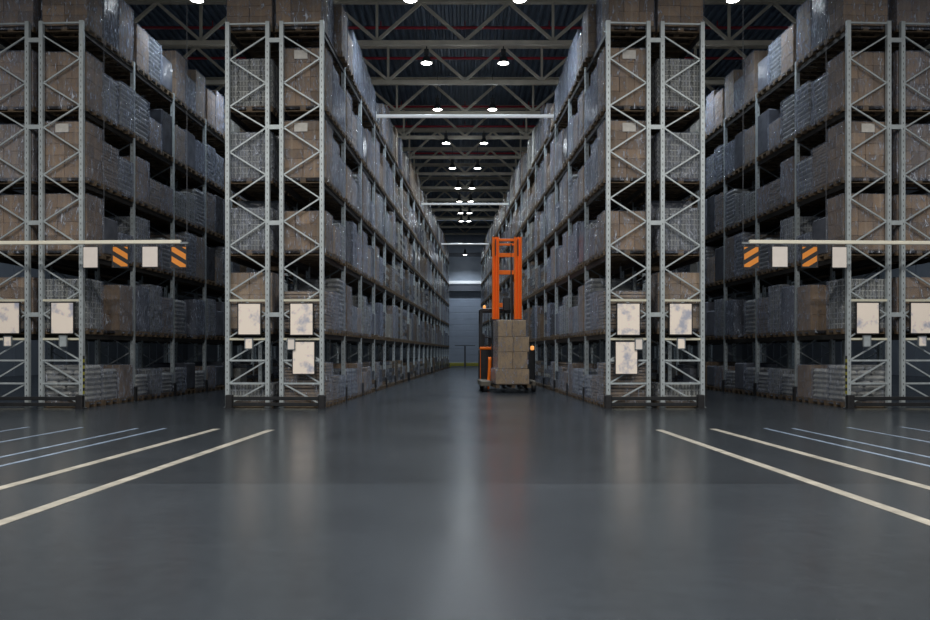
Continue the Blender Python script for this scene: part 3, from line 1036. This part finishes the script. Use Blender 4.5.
# ------------------------------------------------------------------ reach truck with its load
YT = 26.4
def truck():
    ang = TH
    X0 = Xat(507, YT + 1.6)
    R = thing('reach_truck', 'orange reach truck with a tall raised mast, carrying a wrapped pallet down the aisle', 'forklift', (X0, YT, 0), ang)
    K = lambda px, dy: Xat(px, YT + dy) - X0     # sideways place of a column of the picture at depth YT+dy
    Z = lambda py, dy: Zat(py, YT + dy)
    d = 1.75
    sway = math.tan(ang) * d                     # the truck is turned a little: undo it for what stands further back
    top = Z(237, d)
    for a, b in ((492.2, 499), (514.2, 521.6)):
        x0, x1 = K(a, d) + sway, K(b, d) + sway
        q = MB()
        q.box(((x0 + x1) / 2, d + .10, (top + .25) / 2), (x1 - x0, .03, top - .25))
        for xx in (x0 + .02, x1 - .02, (x0 * .45 + x1 * .55)):
            q.box((xx, d + .02, (top + .25) / 2), (.04, .20, top - .25))
        q.box(((x0 + x1) / 2, d + .0, top - .4), (.03, .18, .6), 1)
        col_ = link('mast_column', q.mesh('mast_column', ORANGE, BLACK_M), R)
        q = MB(); q.box(((x0 + x1) / 2, d - .01, 1.42), (x1 - x0 + .05, .31, 2.4)); link('mast_foot', q.mesh('mast_foot', BLACK_M), col_)
    xl, xr = K(499, d) + sway, K(514.2, d) + sway
    for i, (py, th) in enumerate(((239.5, .09), (244, .08), (254.7, .15), (272, .16))):
        q = MB(); q.cbox(((xl + xr) / 2, d + .12 + .03 * (i % 2), Z(py, d)), (xr - xl + .04, .06, th), .01); link('mast_crossbar', q.mesh('mast_crossbar', ORANGE), R)
    q = MB(); q.cbox((xl + .07, d + .1, Z(305, d)), (.14, .06, .16), .01); link('mast_bracket', q.mesh('mast_bracket', ORANGE), R)
    q = MB(); q.lathe([(.045, .3), (.045, top - 1.0), (.03, top - .98), (.03, top - .15)], (xr - .07, d + .18, 0), 14); q.box((xr - .1, d + .1, (top + .5) / 2), (.05, .02, top - 1.0))
    link('lift_cylinder', q.mesh('lift_cylinder', BLACK_M), R)
    q = MB(); q.cbox((xl + .30, d + .22, Z(304, d)), (.26, .10, .5), .03); q.lathe([(.08, -.03), (.08, .03)], (xl + .3, d + .18, Z(294, d)), 14, 'y'); link('chain_pulley', q.mesh('chain_pulley', BLACK_M), R)
    # body
    e = 2.35
    sw = math.tan(ang) * e
    bx0, bx1 = K(480, e) + sw, K(535.5, e) + sw
    bt = Z(349, e)
    q = MB(); q.cbox(((bx0 + bx1) / 2, e + .55, (bt + .16) / 2), (bx1 - bx0, 1.1, bt - .16), .05); q.box(((bx0 + bx1) / 2, e - .012, .75), (bx1 - bx0 - .3, .03, .9), 0); link('body', q.mesh('body', BLACK_M), R)
    xs = K(494, e) + sw
    q = MB(); q.cbox(((bx0 + xs) / 2, e + .2, bt + .03), (xs - bx0, .44, .10), .02); tag(link('body_trim', q.mesh('body_trim', ORANGE), R), 'orange trim along the body top')
    q = MB(); q.box((bx0 + .012, e - .02, bt / 2 + .1), (.016, .04, bt - .3)); link('body_edge', q.mesh('body_edge', ORANGE), R)
    # overhead guard
    gx0, gx1 = K(480.3, e) + sw, K(521, e) + sw
    gz = Z(310, e)
    for xx in (gx0 + .04, gx1 - .04):
        for yy in (e + .05, e + 1.0):
            q = MB(); q.box((xx, yy, (gz + bt) / 2), (.08, .08, gz - bt)); link('guard_post', q.mesh('guard_post', BLACK_M), R)
    q = MB(); q.cbox(((gx0 + gx1) / 2, e + .05, gz), (gx1 - gx0, .1, .12), .02); q.cbox(((gx0 + gx1) / 2, e + 1.0, gz), (gx1 - gx0, .1, .12), .02)
    for k in range(7):
        q.box((gx0 + .06 + k * (gx1 - gx0 - .12) / 6, e + .52, gz + .01), (.05, .95, .05))
    link('overhead_guard', q.mesh('overhead_guard', BLACK_M), R)
    q = MB(); q.lathe([(.05, 0), (.055, .06), (.04, .11), (.01, .125)], (gx0 + .16, e + .1, gz + .06), 14); tag(link('beacon', smooth(q.mesh('beacon', AMBER)), R), 'small orange beacon on the guard')
    # cab: seat and steering
    q = MB(); q.cbox((gx0 + .62, e + .75, bt + .22), (.40, .12, .44), .05); q.cbox((gx0 + .62, e + .5, bt + .05), (.46, .45, .12), .04); link('seat', q.mesh('seat', BLACK), R)
    q = MB(); q.bar((gx0 + .36, e + .16, bt), (gx0 + .36, e + .22, bt + .42), .10); q.lathe([(.17, 0), (.19, .02), (.17, .04)], (gx0 + .36, e + .22, bt + .42), 18); q.cbox((gx0 + .12, e + .14, bt + .34), (.12, .1, .46), .02); link('steering_console', q.mesh('steering_console', BLACK), R)
    # orange curved hose guard beside the load
    pts = []
    for t in range(9):
        f_ = t / 8
        px = 489.8 + math.sin(f_ * 2.6) * .8 - f_ * 2.6
        py = 357 + f_ * 32
        dd = 1.3
        pts.append((K(px, dd) + math.tan(ang) * dd, dd, Z(py, dd)))
    q = MB(); q.tube(pts, .06, 8); link('hose_guard', smooth(q.mesh('hose_guard', ORANGE)), R)
    # support legs with wheels either side of the load
    for a, b in ((481, 491.5), (532.4, 537)):
        x0, x1 = K(a, .5), K(b, .5)
        q = MB(); q.cbox(((x0 + x1) / 2, 1.45, .30), (x1 - x0, 1.9, .20), .03); lg = link('support_leg', q.mesh('support_leg', LEG), R)
        q = MB(); q.lathe([(.10, -.07), (.145, -.065), (.145, .065), (.10, .07)], ((x0 + x1) / 2, .62, .146), 20, 'x'); link('wheel', smooth(q.mesh('wheel', BLACK)), lg)
        q = MB(); q.lathe([(.10, -.07), (.16, -.065), (.16, .065), (.10, .07)], ((x0 + x1) / 2, 2.9, .161), 20, 'x'); link('wheel', smooth(q.mesh('wheel', BLACK)), lg)
    for px in (506, 522):
        q = MB(); q.box((K(px, .7), .75, .135), (.14, 1.3, .04)); q.box((K(px, .7), 1.42, .45), (.14, .05, .6)); link('fork', q.mesh('fork', BLACK_M), R)
    x0, x1 = K(499, d), K(524, d)
    q = MB(); q.cbox(((x0 + x1) / 2, d - .25, .62), (x1 - x0, .08, .5), .02); q.box(((x0 + x1) / 2, d - .1, .55), (.5, .24, .2)); link('fork_carriage', q.mesh('fork_carriage', BLACK_M), R)
    q = MB(); q.cbox((K(532.3, e) + sw, e - .02, Z(348, e)), (.14, .10, .16), .03); tag(link('side_lamp', q.mesh('side_lamp', AMBER), R), 'small lit orange lamp')
    q = MB(); q.cbox((K(532.3, e) + sw, e + .08, Z(352, e)), (.16, .12, .3), .02); link('lamp_bracket', q.mesh('lamp_bracket', BLACK_M), R)
truck()

def truck_load():
    xa, xb = Xat(497.6, YT), Xat(529.6, YT)
    xc = (xa + xb) / 2
    w = xb - xa
    R = thing('carton_pallet_load', 'brown cartons in clear film on the pallet carried by the orange reach truck', 'pallet load', (xc, YT, 0), TH + .09)
    z0 = .19
    q = MB()
    for x in (-.5, 0, .5):
        for y in (.08, .5, .92):
            q.box((x * w, y, z0 + .045 - .0), (.13, .14, .085))
        q.box((x * w, .5, z0 - .008), (.13, 1.0, .022))
    for y in (.06, .28, .5, .72, .94):
        q.box((0, y, z0 + .10), (w * 1.03, .12, .022))
    link('pallet', q.mesh('pallet', WOOD), R)
    zt = [z0 + .115, Zat(369, YT), Zat(352, YT), Zat(336.6, YT), Zat(320, YT)]
    spans = [(495.6, 529.8), (497.8, 528.2), (498, 529.8), (498, 526.6)]
    for i, (a, b) in enumerate(spans):
        x0, x1 = Xat(a, YT) - xc, Xat(b, YT) - xc
        n_ = 1 if i == 0 else 2
        for k in range(n_):
            for j in range(2):
                dx = (x1 - x0) / n_
                q = MB(); q.cbox((0, 0, 0), (dx - .01, .49, zt[i + 1] - zt[i] - .008), .012)
                link('carton', q.mesh('carton', TRUCK_BOX), R, (x0 + dx * (k + .5), .03 + .25 + j * .5, (zt[i] + zt[i + 1]) / 2))
    q = MB()
    seg = [(x_, z_) for x_, z_ in ((spans[0], zt[0]), (spans[0], zt[1]), (spans[1], zt[1] + .05), (spans[2], zt[3] - .3), (spans[3], zt[3] + .1), (spans[3], zt[4] + .012))]
    vs, fs = [], []
    for sp, z in seg:
        x0, x1 = Xat(sp[0], YT) - xc - .012, Xat(sp[1], YT) - xc + .012
        vs += [(x0, .012, z), (x1, .012, z), (x1, 1.04, z), (x0, 1.04, z)]
    for j in range(len(seg) - 1):
        for i in range(4):
            fs.append((j * 4 + i, j * 4 + (i + 1) % 4, j * 4 + 4 + (i + 1) % 4, j * 4 + 4 + i))
    k = (len(seg) - 1) * 4
    fs.append((k, k + 1, k + 2, k + 3))
    q.add(vs, fs); link('stretch_film', q.mesh('stretch_film', FILM), R)
truck_load()

# ------------------------------------------------------------------ barrier before the end door
YG = 71.0
R = thing('door_barrier', 'slim post with a top rail standing before the end door', 'barrier', (0, YG, 0))
q = MB(); q.box((0, 0, Zat(346, YG) / 2), (.16, .12, Zat(346, YG))); link('post', q.mesh('post', TRIM_D), R)
q = MB(); q.box((0, 0, Zat(345.5, YG)), (1.9, .08, .07)); link('top_rail', q.mesh('top_rail', TRIM_D), R)
R = thing('floor_kerb_rail', 'low yellow-green guard rail on the floor at the end door', 'guard rail', (0, YG + 1.2, 0))
q = MB(); q.cbox((0, 0, .26), (3.2, .12, .34), .03); link('rail', q.mesh('rail', YELLOW), R)
for e in (-1.4, 0, 1.4):
    q = MB(); q.box((e, 0, .12), (.12, .18, .24)); link('rail_foot', q.mesh('rail_foot', YELLOW), R)

# ------------------------------------------------------------------ world: cool daylight from the open dock side behind the camera
w = bpy.data.worlds.new('dock_light')
S.world = w
w.use_nodes = True
bg = w.node_tree.nodes['Background']
bg.inputs['Color'].default_value = (.62, .78, 1.0, 1)
bg.inputs['Strength'].default_value = .14

S.view_settings.view_transform = 'Standard'
S.view_settings.look = 'None'
S.view_settings.exposure = 0.0
S.cycles.use_denoising = True
S.cycles.max_bounces = 8
S.cycles.transparent_max_bounces = 10
S.cycles.sample_clamp_indirect = 4
